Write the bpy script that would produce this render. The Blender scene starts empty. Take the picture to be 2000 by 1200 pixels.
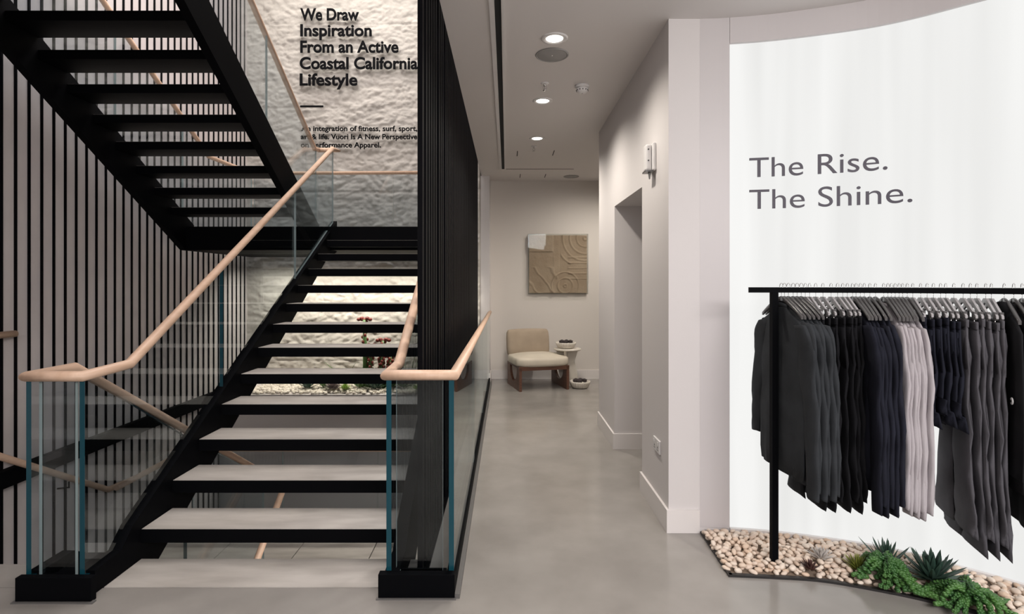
import bpy, math, random
from mathutils import Vector, Matrix, noise
random.seed(7)
PI = math.pi
S = bpy.context.scene
C = S.collection

# ------------------------------------------------------------------ camera
cam_d = bpy.data.cameras.new('camera'); cam = bpy.data.objects.new('camera', cam_d); C.objects.link(cam)
cam.location = (0, 0, 1.53); cam.rotation_euler = (PI/2, 0, 0)
cam_d.sensor_width = 36; cam_d.lens = 36*1058/2000
cam_d.shift_x = 0.005; cam_d.shift_y = -0.024
cam_d.clip_start = 0.05
S.camera = cam
# ------------------------------------------------------------------ world, exposure, large lights
S.view_settings.view_transform = 'Standard'; S.view_settings.look = 'None'
S.view_settings.gamma = 1; S.view_settings.use_curve_mapping = False
S.view_settings.exposure = 0.0
w = bpy.data.worlds.new('world'); S.world = w; w.use_nodes = True
w.node_tree.nodes['Background'].inputs[0].default_value = (1, 0.97, 0.96, 1)
w.node_tree.nodes['Background'].inputs[1].default_value = 0.22

def area(name, loc, rot, sx, sy, power, col=(1, .95, .9), spread=180):
    l = bpy.data.lights.new(name, 'AREA'); l.shape = 'RECTANGLE'; l.size = sx; l.size_y = sy
    l.energy = power; l.color = col; l.spread = math.radians(spread)
    o = bpy.data.objects.new(name, l); C.objects.link(o); o.location = loc; o.rotation_euler = rot
    return o
def spot(name, loc, tgt, power, angle, blend=.6, size=.04, col=(1, .93, .84)):
    l = bpy.data.lights.new(name, 'SPOT'); l.energy = power; l.spot_size = math.radians(angle); l.spot_blend = blend
    l.shadow_soft_size = size; l.color = col
    o = bpy.data.objects.new(name, l); C.objects.link(o); o.location = loc
    o.rotation_euler = (Vector(tgt)-Vector(loc)).to_track_quat('-Z', 'Y').to_euler()
    return o
area('shop_fill', (0.7, -1.4, 3.1), (math.radians(18), math.radians(8), 0), 5.0, 2.0, 600, (1, .955, .95))  # broad unseen fill added behind the camera, standing in for the shop's lights
area('upper_floor_light', (-2.0, 4.6, 6.6), (0, 0, 0), 2.6, 4.0, 290, (1, .94, .92))
area('stone_wall_washer', (-2.1, 7.35, 6.7), (math.radians(24), 0, 0), 3.4, .10, 26, (1, .95, .88), 110)
area('planter_light', (-2.1, 7.66, 1.80), (math.radians(12), 0, 0), 3.0, .10, 46, (1, .94, .82), 150)
spot('alcove_fill', (1.75, 7.2, 3.1), (1.2, 7.9, .6), 130, 140, .9, .05)  # unseen spot added behind the far pier to brighten the corridor end wall
area('basement_fill', (-1.3, 4.4, -0.25), (0, 0, 0), .6, 1.2, 16, (1, .94, .88), 170)  # fill added beneath the treads so the lower stairwell isn't black

# ------------------------------------------------------------------ helpers
class MB:
    """collects faces for ONE mesh object"""
    def __init__(s): s.v = []; s.f = []; s.m = []; s.sm = []
    def add(s, vs, fs, mi=0, smooth=False):
        b = len(s.v); s.v += [tuple(p) for p in vs]
        for f in fs: s.f.append([b+i for i in f]); s.m.append(mi); s.sm.append(smooth)
    def box(s, x0, x1, y0, y1, z0, z1, mi=0):
        v = [(x, y, z) for z in (z0, z1) for y in (y0, y1) for x in (x0, x1)]
        s.add(v, [(0, 2, 3, 1), (4, 5, 7, 6), (0, 1, 5, 4), (2, 6, 7, 3), (0, 4, 6, 2), (1, 3, 7, 5)], mi)
    def prism(s, poly, axis, a0, a1, mi=0, edge_mi=None):
        """poly in the plane across `axis`, extruded a0..a1"""
        def P(p, a):
            return (a, p[0], p[1]) if axis == 'x' else (p[0], a, p[1]) if axis == 'y' else (p[0], p[1], a)
        n = len(poly); v = [P(p, a0) for p in poly]+[P(p, a1) for p in poly]
        s.add(v, [tuple(range(n))[::-1], tuple(range(n, 2*n))], mi)
        b = len(s.v)-2*n
        for i in range(n):
            j = (i+1) % n
            s.f.append([b+i, b+j, b+n+j, b+n+i]); s.m.append(mi if edge_mi is None else edge_mi); s.sm.append(False)
    def loft(s, rings, mi=0, smooth=True, caps=True, closed=True):
        n = len(rings[0]); v = [p for r in rings for p in r]; f = []
        for i in range(len(rings)-1):
            for k in range(n if closed else n-1):
                f.append((i*n+k, i*n+(k+1) % n, (i+1)*n+(k+1) % n, (i+1)*n+k))
        s.add(v, f, mi, smooth)
        if caps:
            b = len(s.v)-len(v)
            s.f.append([b+i for i in range(n)][::-1]); s.m.append(mi); s.sm.append(False)
            s.f.append([b+len(v)-n+i for i in range(n)]); s.m.append(mi); s.sm.append(False)
    def lathe(s, prof, loc=(0, 0, 0), n=32, mi=0, flute=0, nf=0, smooth=True):
        rings = []
        for r, z in prof:
            ring = []
            for k in range(n):
                a = 2*PI*k/n; rr = r*(1+flute*math.cos(nf*a))
                ring.append((loc[0]+rr*math.cos(a), loc[1]+rr*math.sin(a), loc[2]+z))
            rings.append(ring)
        s.loft(rings, mi, smooth, True)
    def tube(s, path, r, n=10, mi=0, sx=1.0, sy=1.0, radii=None):
        """mitred sweep of a round / oval section along a 3-D polyline"""
        P = [Vector(p) for p in path]; rings = []
        for i, p in enumerate(P):
            d0 = (P[i]-P[i-1]).normalized() if i else (P[1]-P[0]).normalized()
            d1 = (P[i+1]-P[i]).normalized() if i < len(P)-1 else d0
            t = (d0+d1)
            t = t.normalized() if t.length > 1e-6 else d0
            up = Vector((0, 0, 1)) if abs(d0.z) < .98 else Vector((0, 1, 0))
            sd = d0.cross(up).normalized(); u = sd.cross(d0)
            rr = radii[i] if radii else r
            ring = []
            for k in range(n):
                a = 2*PI*k/n
                q = sd*(math.cos(a)*rr*sx)+u*(math.sin(a)*rr*sy)
                den = d0.dot(t)
                if abs(den) > .25: q = q-d0*(q.dot(t)/den)
                ring.append(tuple(p+q))
            rings.append(ring)
        s.loft(rings, mi, True)
    def ball(s, c, rx, ry, rz, nu=8, nv=6, mi=0, M=None):
        rings = []
        c = Vector(c)
        for j in range(nv+1):
            t = PI*j/nv; ring = []
            for k in range(nu):
                a = 2*PI*k/nu
                p = Vector((rx*math.sin(t)*math.cos(a), ry*math.sin(t)*math.sin(a), -rz*math.cos(t)))
                if j in (0, nv): p = Vector((rx*.05*math.cos(a), ry*.05*math.sin(a), -rz*math.cos(t)))
                if M: p = M @ p
                ring.append(tuple(c+p))
            rings.append(ring)
        s.loft(rings, mi, True)
    def build(s, name, mats, parent=None, loc=None, bevel=0):
        me = bpy.data.meshes.new(name); me.from_pydata(s.v, [], s.f)
        if not isinstance(mats, (list, tuple)): mats = [mats]
        for m in mats: me.materials.append(m)
        me.polygons.foreach_set('material_index', s.m); me.polygons.foreach_set('use_smooth', s.sm)
        me.update()
        o = bpy.data.objects.new(name, me); C.objects.link(o)
        if parent: o.parent = parent
        if loc: o.location = loc
        if bevel:
            b = o.modifiers.new('bevel', 'BEVEL'); b.width = bevel; b.segments = 2; b.limit_method = 'ANGLE'
        return o
def tag(o, label, cat, group=None, kind=None):
    o['label'] = label; o['category'] = cat
    if group: o['group'] = group
    if kind: o['kind'] = kind
    return o
def structure(o, label=None):
    o['kind'] = 'structure'
    if label: o['label'] = label
    return o
def thing(name, label, cat, loc=(0, 0, 0), rz=0, group=None):
    o = bpy.data.objects.new(name, None); C.objects.link(o); o.location = loc; o.rotation_euler = (0, 0, rz)
    o.empty_display_size = .1
    return tag(o, label, cat, group)
def dup(root, loc, rz, label, group=None, scale=None):
    r = root.copy(); C.objects.link(r); r.location = loc; r.rotation_euler = (root.rotation_euler[0], root.rotation_euler[1], rz)
    r['label'] = label
    if group: r['group'] = group
    if scale: r.scale = scale
    for ch in list(root.children):
        c = ch.copy(); C.objects.link(c); c.parent = r
        for g in list(ch.children):
            d = g.copy(); C.objects.link(d); d.parent = c
    return r
def catmull(P, n=12):
    P = [Vector(p) for p in P]; P = [2*P[0]-P[1]]+P+[2*P[-1]-P[-2]]; o = []
    for i in range(1, len(P)-2):
        a, b, c, d = P[i-1:i+3]
        for k in range(n):
            t = k/n
            o.append(.5*((2*b)+(c-a)*t+(2*a-5*b+4*c-d)*t*t+(3*b-a-3*c+d)*t**3))
    o.append(P[-2]); return o
class Curve2:
    def __init__(s, P):
        s.p = catmull([(x, y, 0) for x, y in P], 14); s.s = [0]
        for a, b in zip(s.p, s.p[1:]): s.s.append(s.s[-1]+(b-a).length)
        s.len = s.s[-1]
    def at(s, t):
        t = min(max(t, 0), s.len-1e-6)
        for i in range(len(s.p)-1):
            if s.s[i+1] >= t:
                k = (t-s.s[i])/(s.s[i+1]-s.s[i]); d = (s.p[i+1]-s.p[i]).normalized()
                return s.p[i].lerp(s.p[i+1], k), d
# ------------------------------------------------------------------ materials
def mat(name, col, rough=.5, metal=0, spec=.5, noise_amt=0, noise_scale=8, bump=0, bump_scale=60, col2=None, coord='Object', rough_var=0, detail=6, stretch=None):
    m = bpy.data.materials.new(name); m.use_nodes = True; nt = m.node_tree; b = nt.nodes['Principled BSDF']
    b.inputs['Base Color'].default_value = (*col, 1); b.inputs['Roughness'].default_value = rough
    b.inputs['Metallic'].default_value = metal; b.inputs['Specular IOR Level'].default_value = spec
    tc = nt.nodes.new('ShaderNodeTexCoord'); src = tc.outputs[coord]
    if stretch:
        mp = nt.nodes.new('ShaderNodeMapping'); mp.inputs['Scale'].default_value = stretch
        nt.links.new(src, mp.inputs[0]); src = mp.outputs[0]
    if noise_amt or col2:
        n = nt.nodes.new('ShaderNodeTexNoise'); n.inputs['Scale'].default_value = noise_scale; n.inputs['Detail'].default_value = detail
        nt.links.new(src, n.inputs['Vector'])
        r = nt.nodes.new('ShaderNodeValToRGB'); r.color_ramp.elements[0].position = .3; r.color_ramp.elements[1].position = .7
        c2 = col2 or tuple(min(1, c*(1+noise_amt)) for c in col)
        c1 = col if col2 else tuple(c*(1-noise_amt) for c in col)
        r.color_ramp.elements[0].color = (*c1, 1); r.color_ramp.elements[1].color = (*c2, 1)
        nt.links.new(n.outputs[0], r.inputs[0]); nt.links.new(r.outputs[0], b.inputs['Base Color'])
        if rough_var:
            mr = nt.nodes.new('ShaderNodeMapRange'); mr.inputs[3].default_value = rough-rough_var; mr.inputs[4].default_value = rough+rough_var
            nt.links.new(n.outputs[0], mr.inputs[0]); nt.links.new(mr.outputs[0], b.inputs['Roughness'])
    if bump:
        n2 = nt.nodes.new('ShaderNodeTexNoise'); n2.inputs['Scale'].default_value = bump_scale; n2.inputs['Detail'].default_value = 5
        nt.links.new(src, n2.inputs['Vector'])
        bp = nt.nodes.new('ShaderNodeBump'); bp.inputs['Strength'].default_value = bump; bp.inputs['Distance'].default_value = .01
        nt.links.new(n2.outputs[0], bp.inputs['Height']); nt.links.new(bp.outputs[0], b.inputs['Normal'])
    return m
def emis(name, col, strength):
    m = bpy.data.materials.new(name); m.use_nodes = True; b = m.node_tree.nodes['Principled BSDF']
    b.inputs['Base Color'].default_value = (*col, 1)
    b.inputs['Emission Color'].default_value = (*col, 1); b.inputs['Emission Strength'].default_value = strength
    return m
def glass_mat(name, tint, ior=1.45):
    m = bpy.data.materials.new(name); m.use_nodes = True; nt = m.node_tree
    nt.nodes.remove(nt.nodes['Principled BSDF']); out = nt.nodes['Material Output']
    tr = nt.nodes.new('ShaderNodeBsdfTransparent'); tr.inputs[0].default_value = (*tint, 1)
    gl = nt.nodes.new('ShaderNodeBsdfGlossy'); gl.inputs['Roughness'].default_value = 0.01; gl.inputs[0].default_value = (.95, 1, 1, 1)
    fr = nt.nodes.new('ShaderNodeFresnel'); fr.inputs[0].default_value = 1.42
    mx = nt.nodes.new('ShaderNodeMixShader')
    ge = nt.nodes.new('ShaderNodeNewGeometry'); mr = nt.nodes.new('ShaderNodeMapRange')   # same Fresnel at both faces of the sheet
    mr.inputs[3].default_value = ior; mr.inputs[4].default_value = 1/ior
    nt.links.new(ge.outputs['Backfacing'], mr.inputs[0]); nt.links.new(mr.outputs[0], fr.inputs[0])
    nt.links.new(fr.outputs[0], mx.inputs[0]); nt.links.new(tr.outputs[0], mx.inputs[1]); nt.links.new(gl.outputs[0], mx.inputs[2])
    nt.links.new(mx.outputs[0], out.inputs[0])
    return m
M = {}
M['white'] = mat('white_plaster', (.68, .645, .635), .6, bump=.06, bump_scale=25)
M['ceil'] = mat('ceiling_paint', (.70, .665, .65), .7, bump=.04, bump_scale=20)
M['panelwhite'] = mat('white_panel', (.60, .565, .565), .45)
M['backwall'] = mat('wall_linen_plaster', (.68, .635, .59), .7, bump=.08, bump_scale=120)
M['base'] = mat('baseboard_paint', (.76, .72, .70), .35)
M['steel'] = mat('black_steel', (.002, .0022, .003), .6, 0, .05)
M['steel2'] = mat('black_satin_slat', (.002, .002, .003), .55, 0, .06)
M['slatwall'] = mat('greige_wall_panel', (.66, .60, .585), .7, noise_amt=.05, noise_scale=3, bump=.05, bump_scale=90)
M['oak'] = mat('pale_oak', (.60, .40, .28), .45, noise_amt=.0, col2=(.70, .49, .36), noise_scale=5, stretch=(6, .6, 6), bump=.06, bump_scale=40)
M['floor'] = mat('polished_concrete', (.25, .232, .212), .16, noise_scale=2.6, col2=(.32, .30, .276), rough_var=.05, detail=14, bump=.015, bump_scale=15)
M['tread'] = mat('concrete_infill', (.35, .32, .288), .5, noise_scale=2.2, col2=(.51, .475, .435), detail=8, stretch=(1, 4, 4), bump=.03, bump_scale=40)
M['seam'] = mat('dark_joint', (.05, .048, .045), .8)
M['bedsoil'] = mat('bed_grit', (.20, .15, .11), .9, bump=.3, bump_scale=80)
M['stone'] = mat('split_face_stone', (.485, .455, .415), .85, noise_amt=.06, noise_scale=3, bump=.35, bump_scale=45)
M['text'] = mat('black_letter', (.006, .006, .007), .8, 0, .05)
M['lettergrey'] = mat('grey_letter', (.085, .078, .10), .6)
M['glass'] = glass_mat('clear_glass', (.86, .885, .90))
M['glassedge'] = mat('teal_glass_edge', (.006, .052, .072), .2, 0, .4)
M['glassedgewhite'] = mat('pale_glass_edge', (.30, .37, .37), .25, 0, .5)
M['chrome'] = mat('chrome', (.7, .68, .67), .18, 1)
M['plastic'] = mat('white_plastic', (.70, .68, .67), .4)
M['grille'] = mat('grey_speaker_grille', (.36, .35, .34), .7, bump=.4, bump_scale=600)
M['dark'] = mat('dark_slot', (.006, .008, .009), .8)
M['lamp'] = emis('lamp_lens', (1, .95, .88), 14)
M['border'] = mat('dark_metal_edging', (.035, .033, .033), .4, .6)
M['flange'] = mat('grey_metal_flange', (.12, .115, .11), .5)
M['walnut'] = mat('walnut', (.085, .036, .021), .4, noise_scale=6, col2=(.13, .058, .035), stretch=(1, 1, 8))
M['fabric'] = mat('beige_chair_fabric', (.37, .295, .22), .9, noise_amt=.08, noise_scale=6, bump=.2, bump_scale=300)
M['seatfab'] = mat('cream_seat_fabric', (.56, .50, .41), .9, noise_amt=.06, noise_scale=5, bump=.2, bump_scale=300)
M['ceramic'] = mat('cream_ceramic', (.66, .61, .54), .55)
M['pod'] = mat('dried_dark_pod', (.035, .025, .025), .7, bump=.5, bump_scale=90)
M['canvas'] = mat('sand_plaster_relief', (.36, .27, .19), .8, noise_scale=4, col2=(.45, .355, .26), bump=.35, bump_scale=70)
M['acrylic'] = glass_mat('clear_acrylic', (.93, .93, .92), 1.18)
M['hang'] = mat('dark_hanger', (.07, .065, .065), .3, 0, .6)
M['hangclear'] = mat('frosted_hanger', (.36, .345, .35), .3, 0, .6)
def light_panel():
    m = bpy.data.materials.new('light_wall_fabric'); m.use_nodes = True; nt = m.node_tree; b = nt.nodes['Principled BSDF']
    b.inputs['Base Color'].default_value = (.04, .04, .04, 1); b.inputs['Roughness'].default_value = .9; b.inputs['Specular IOR Level'].default_value = 0
    uv = nt.nodes.new('ShaderNodeTexCoord'); mp = nt.nodes.new('ShaderNodeMapping'); mp.inputs['Scale'].default_value = (1, 1, .05)
    n = nt.nodes.new('ShaderNodeTexNoise'); n.inputs['Scale'].default_value = 5; n.inputs['Detail'].default_value = 2
    nt.links.new(uv.outputs['Object'], mp.inputs[0]); nt.links.new(mp.outputs[0], n.inputs['Vector'])
    r = nt.nodes.new('ShaderNodeValToRGB'); r.color_ramp.elements[0].position = .35; r.color_ramp.elements[1].position = .65
    r.color_ramp.elements[0].color = (.80, .80, .785, 1); r.color_ramp.elements[1].color = (.90, .90, .885, 1)
    nt.links.new(n.outputs[0], r.inputs[0]); nt.links.new(r.outputs[0], b.inputs['Emission Color']); b.inputs['Emission Strength'].default_value = 1.0
    return m
M['lightwall'] = light_panel()
def pebble_mat(name, cols):
    m = bpy.data.materials.new(name); m.use_nodes = True; nt = m.node_tree; b = nt.nodes['Principled BSDF']
    b.inputs['Roughness'].default_value = .5
    oi = nt.nodes.new('ShaderNodeObjectInfo'); ge = nt.nodes.new('ShaderNodeNewGeometry')
    ad = nt.nodes.new('ShaderNodeMath'); ad.operation = 'ADD'; fr = nt.nodes.new('ShaderNodeMath'); fr.operation = 'FRACT'
    nt.links.new(oi.outputs['Random'], ad.inputs[0]); nt.links.new(ge.outputs['Random Per Island'], ad.inputs[1]); nt.links.new(ad.outputs[0], fr.inputs[0])
    r = nt.nodes.new('ShaderNodeValToRGB'); cr = r.color_ramp
    cr.elements[0].color = (*cols[0], 1); cr.elements[1].color = (*cols[-1], 1)
    for i, c in enumerate(cols[1:-1]): e = cr.elements.new((i+1)/(len(cols)-1)); e.color = (*c, 1)
    nt.links.new(fr.outputs[0], r.inputs[0]); nt.links.new(r.outputs[0], b.inputs['Base Color'])
    return m
M['pebble'] = pebble_mat('cream_pebble', [(.62, .46, .34), (.70, .57, .46), (.76, .66, .56), (.64, .50, .40), (.72, .62, .52)])
M['pebblew'] = pebble_mat('white_pebble', [(.72, .66, .56), (.80, .75, .66), (.66, .60, .52)])
def leafmat(name, c1, c2): return mat(name, c1, .45, 0, .5, noise_scale=14, col2=c2)
M['agave'] = leafmat('dark_green_leaf', (.025, .06, .045), (.075, .13, .095))
M['burro'] = leafmat('bright_green_leaf', (.022, .085, .02), (.085, .20, .045))
M['yell'] = leafmat('olive_yellow_leaf', (.10, .14, .02), (.30, .30, .06))
M['maroon'] = leafmat('maroon_leaf', (.05, .022, .02), (.13, .06, .05))
M['green'] = leafmat('mid_green_leaf', (.04, .11, .03), (.12, .22, .06))
M['lime'] = leafmat('lime_leaf', (.20, .33, .06), (.38, .50, .14))
M['greyrose'] = leafmat('grey_mauve_leaf', (.16, .13, .13), (.30, .25, .24))
M['paleplant'] = leafmat('silver_white_leaf', (.50, .46, .43), (.66, .62, .58))
M['redbud'] = leafmat('dark_red_bud', (.13, .018, .015), (.24, .04, .03))
def cloth(name, c, k=.25): return mat(name, c, .9, 0, .2, noise_amt=k, noise_scale=7, bump=.15, bump_scale=220)
M['charcoal'] = cloth('charcoal_jersey', (.030, .033, .037))
M['blackcl'] = cloth('black_jersey', (.009, .009, .011))
M['navy'] = cloth('navy_jersey', (.012, .013, .021))
M['pale'] = cloth('pale_grey_jersey', (.40, .37, .385), .06)
M['grey'] = cloth('mid_grey_jersey', (.085, .082, .092), .15)
M['hoodie'] = cloth('soft_black_fleece', (.012, .012, .014))
M['badge'] = mat('white_badge', (.75, .75, .74), .4)

# ------------------------------------------------------------------ SETTING
CZ = 3.145          # ceiling
RX = 0.99           # corridor right wall
# floor with stair opening  x -4..-0.40, y 2.94/2.99..7.39
mb = MB()
mb.box(-6, 5, -5, 2.71, -.3, 0)
mb.box(-4, -2.05, 2.715, 2.94, -.3, 0)
mb.box(-.60, 5, 2.71, 2.99, -.3, 0)
mb.box(-.42, 5, 2.99, 8.75, -.3, 0)
mb.box(-6, 5, 2.708, 2.717, -.29, -.006, 1)
structure(mb.build('floor', [M['floor'], M['seam']]))
mb = MB(); mb.box(-2.02, -.60, 2.716, 2.995, -.08, 0.001)
structure(mb.build('trim_1', M['tread']), 'concrete threshold plate flush with floor at stair foot')
# ceiling: shop side over everything up to y 2.6, corridor side x > -0.385
mb = MB()
mb.box(-6, 5, -5, 2.5, CZ, CZ+1.1)
mb.box(-.385, 5, 2.5, 8.75, CZ, CZ+1.1)
structure(mb.build('ceiling', M['ceil']))
mb = MB(); mb.box(-6, 5, -5, 8.8, 7.2, 7.3); structure(mb.build('ceiling_upper', M['ceil']))
# left wall with black battens
mb = MB(); mb.box(-4.2, -3.92, .5, 8.2, -2.7, 7.2)
y = 4.437-.1215*24
while y < 8.17:
    mb.box(-3.92, -3.908, y-.0095, y+.0095, -2.7, 7.2, 1); y += .1215
structure(mb.build('wall_left', [M['slatwall'], M['steel2']]), 'greige wall lined with thin vertical black battens')
mb = MB(); mb.box(-3.896, -3.84, 2.9, 7.39, -.05, .085); structure(mb.build('trim_2', M['steel']), 'black steel channel along the slatted wall at floor level')
# stone wall: displaced grid
def stone_wall():
    x0, x1, z0, z1 = -4.2, -.40, -.05, 7.2; nx, nz = 240, 430
    vs = []; fs = []
    for j in range(nz+1):
        for i in range(nx+1):
            x = x0+(x1-x0)*i/nx; z = z0+(z1-z0)*j/nz
            wv = noise.noise(Vector((x*2.5, z*2.5, 7)))
            q = Vector((x*4.2+wv*.6, z*6.5+wv*.5, 2.1))
            d = noise.fractal(Vector((x*1.3, z*1.9, 0.3)), 1.0, 2.0, 2)*.012
            d += noise.turbulence(q, 5, True, noise_basis='PERLIN_ORIGINAL', amplitude_scale=.62, frequency_scale=2.1)*.034
            f1 = noise.voronoi(Vector((x*7+wv, z*13+wv, 1.7)))[0]; d += min(f1[1]-f1[0], .5)*.024
            row = math.floor((z+.03)/1.27-.3); zz = (z+.03)/1.27-.3-row
            xx = (x+(.37 if row % 2 else 0))/.92; xx -= math.floor(xx)
            if min(zz, 1-zz)*1.27 < .010: d -= .010
            elif min(xx, 1-xx)*.92 < .008: d -= .004
            if i in (0, nx): d = 0
            vs.append((x, 8.195-d, z))
    for j in range(nz):
        for i in range(nx):
            a = j*(nx+1)+i; fs.append((a, a+1, a+nx+2, a+nx+1))
    mb = MB(); mb.add(vs, fs, 0, True)
    mb.box(x0, x1, 8.2, 8.6, z0, z1)
    return mb.build('wall_stair_back', M['stone'])
structure(stone_wall(), 'rough split-faced cream stone wall behind the stairs')
# corridor end wall and stub wall
mb = MB(); mb.box(-.27, 5, 8.61, 8.75, 0, CZ); structure(mb.build('wall_back', M['backwall']))
mb = MB(); mb.box(-.398, -.262, 8.2, 8.75, 0, CZ); structure(mb.build('wall_stub', M['white']), 'narrow white wall end beside the stone wall')
mb = MB(); mb.box(-.262, 3.2, 8.594, 8.61, 0, .14); structure(mb.build('baseboard_back', M['base']))
mb = MB(); mb.box(-.41, -.247, 8.184, 8.2, 0, .14); mb.box(-.262, -.247, 8.2, 8.594, 0, .14); structure(mb.build('baseboard_stub', M['base']))
# right wall: near pillar, header, far pier, passage lining
mb = MB()
mb.box(RX, 2.2, 3.317, 3.967, 0, CZ)
mb.box(RX, 2.2, 3.967, 4.98, 2.23, CZ)
mb.box(RX, 3.4, 4.98, 5.82, 0, CZ)
mb.box(3.2, 3.4, 5.82, 8.75, 0, CZ)
mb.box(2.9, 3.0, 3.4, 4.98, 0, CZ)
structure(mb.build('wall_right', M['white']))
mb = MB()
mb.box(RX-.015, RX, 3.302, 3.982, 0, .14); mb.box(RX, 1.176, 3.302, 3.317, 0, .14)
mb.box(RX, 2.2, 3.967, 3.982, 0, .14)
mb.box(RX-.015, 2.9, 4.965, 4.98, 0, .14); mb.box(RX-.015, RX, 4.98, 5.835, 0, .14); mb.box(RX, 3.2, 5.82, 5.835, 0, .14)
structure(mb.build('baseboard_right', M['base']))
# curved wall with light panel
WALL = Curve2([(1.176, 3.317), (1.36, 3.30), (1.64, 3.244), (2.017, 3.115), (2.22, 3.0), (2.38, 2.86), (2.56, 2.685), (2.70, 2.48), (2.80, 2.22), (2.86, 1.9), (2.88, 1.5), (2.86, 1.0)])
def curved(name, m, s0, s1, z0, z1, off0, off1, n=60):
    mb = MB(); rings = []
    for i in range(n+1):
        p, d = WALL.at(s0+(s1-s0)*i/n); nrm = Vector((-d.y, d.x, 0))   # away from the shop
        a = p+nrm*off0; b = p+nrm*off1
        rings.append([(a.x, a.y, z0), (a.x, a.y, z1), (b.x, b.y, z1), (b.x, b.y, z0)])
    mb.loft(rings, 0, False); return mb.build(name, m)
L0 = .184; L1 = WALL.len
structure(curved('wall_curved', M['panelwhite'], .006, L0-.002, .03, CZ, 0, .2, 8), 'narrow curved white wall panel beside the light wall')
structure(curved('wall_curved_header', M['panelwhite'], L0, L1, 2.99, CZ, 0, .2), 'curved white band above the light wall')
tag(curved('light_wall', M['lightwall'], L0, L1, .02, 2.985, .012, .06), 'tall curved backlit white panel behind the clothes rack', 'light panel')
structure(curved('trim_3', M['base'], L0, L1, .0, .035, -.012, .012), 'thin pale sill at the foot of the light wall')
mb = MB(); mb.box(1.15, 1.182, 3.318, 3.5, .14, CZ-.001); structure(mb.build('trim_4', M['panelwhite']), 'thin reveal strip between white pier and curved panel')
# basement shell
mb = MB()
mb.box(-4.2, -.42, 2.6, 7.39, -2.9, -2.68, 1)
mb.box(-.52, -.42, 2.6, 7.39, -2.7, -.3)
mb.box(-4.2, -.42, 7.39, 8.2, -2.7, -.002)
mb.box(-4.2, -.42, 2.6, 2.7, -2.7, -.3)
structure(mb.build('wall_lower', [M['white'], M['tread']]), 'pale plaster walls and floor of the stairwell below')

# ------------------------------------------------------------------ STAIRS
R_, G_ = .167, .28
Y0 = 2.71
def nose(y): return (y-Y0)/G_*R_      # lower flight nosing line
def make_tread(t, x0, x1, yf, yb, z, up=False):
    mb = MB(); mb.box(x0, x1, yf, yb, z-.075, z-.012); mb.box(x0, x1, yf, yf+.004, z-.012, z-.002); mb.box(x0, x1, yb-.004, yb, z-.012, z-.002)
    o = mb.build('tread', M['steel'], t)
    mb = MB(); mb.box(x0+.002, x1-.002, yf+.004, yb-.004, z-.012, z)
    c = mb.build('concrete_top', M['tread'], o); c['label'] = 'pale concrete tread surface'
LX0, LX1 = -2.02, -.60
st = thing('staircase', 'wide black open-riser staircase with concrete treads climbing to the landing', 'staircase', (-1.3, 2.8, 0))
st.location = (0, 0, 0)
for k in range(1, 13): make_tread(st, LX0, LX1, Y0+k*G_, Y0+(k+1)*G_+.004, k*R_)
def stringer_poly(y0, y1, dtop, dbot):
    return [(y0, nose(y0)+dtop), (y1, nose(y1)+dtop), (y1, nose(y1)-dbot), (y0, nose(y0)-dbot)]
def lower_stringer(x0, x1):
    # kick-up profile from the floor kerb to the pitch
    top = [(2.66, .115), (2.84, .125), (2.93, nose(2.93)+.085), (6.45, nose(6.45)+.03)]
    bot = [(6.45, 1.895), (6.1, 1.80), (2.95, -.20), (2.95, .001), (2.66, .001)]
    mb = MB(); mb.prism(top+bot, 'x', x0, x1); return mb.build('stringer', M['steel'], st)
lower_stringer(-2.09, -2.022); lower_stringer(-.598, -.53)
mb = MB(); mb.box(-3.74, -.55, 6.20, 7.92, 1.90, 2.17)
lp = mb.build('landing_platform', M['steel'], st)
mb = MB(); mb.box(-3.70, -.60, 6.36, 7.88, 2.17, 2.182); c = mb.build('concrete_top', M['tread'], lp); c['label'] = 'pale concrete landing surface'
# upper flight
UX0, UX1 = -3.74, -2.205
def back(y): return 2.185+(6.2-y)/G_*R_
su = thing('staircase', 'black upper stair flight seen from below, rising from the landing', 'staircase')
for k in range(1, 13): make_tread(su, UX0+.07, UX1-.07, 6.2-k*G_, 6.2-(k-1)*G_, 2.185+k*R_)
for x0, x1, db in ((UX0, UX0+.068, .235), (UX1-.068, UX1, .20)):
    mb = MB(); pts = [(6.36, 2.18), (6.36, 2.20), (2.7, back(2.7)+.14), (2.7, back(2.7)-db), (6.2, back(6.2)-db-.05), (6.34, 1.9)]
    mb.prism(pts, 'x', x0, x1); mb.build('stringer', M['steel'], su)
# descending flight (left) and half landing
sd = thing('staircase', 'black stair flight going down along the slatted wall, left of the glass', 'staircase')
for k in range(1, 8): make_tread(sd, -3.80, -2.36, 2.94+(k-1)*G_, 2.94+k*G_, -k*R_)
mb = MB(); mb.prism([(2.66, .001), (2.66, .115), (2.86, .115), (2.98, .04), (5.2, -1.28), (5.2, -1.6), (2.96, -.25), (2.96, .001)], 'x', -2.345, -2.285); mb.build('stringer', M['steel'], sd)
mb = MB(); mb.box(-3.84, -.62, 5.18, 6.42, -1.60, -1.34); lp = mb.build('landing_platform', M['steel'], sd)
mb = MB()
for i in range(4): mb.box(-3.82+i*.80, -3.82+i*.80+.79, 5.20, 6.40, -1.34, -1.325)
c = mb.build('concrete_top', M['tread'], lp); c['label'] = 'pale concrete half-landing surface'
sl = thing('staircase', 'lowest stair flight glimpsed between the treads, going down to the basement', 'staircase')
for k in range(1, 8): make_tread(sl, -1.98, -.66, 5.18-k*G_, 5.18-(k-1)*G_, -1.34-k*R_)
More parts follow.
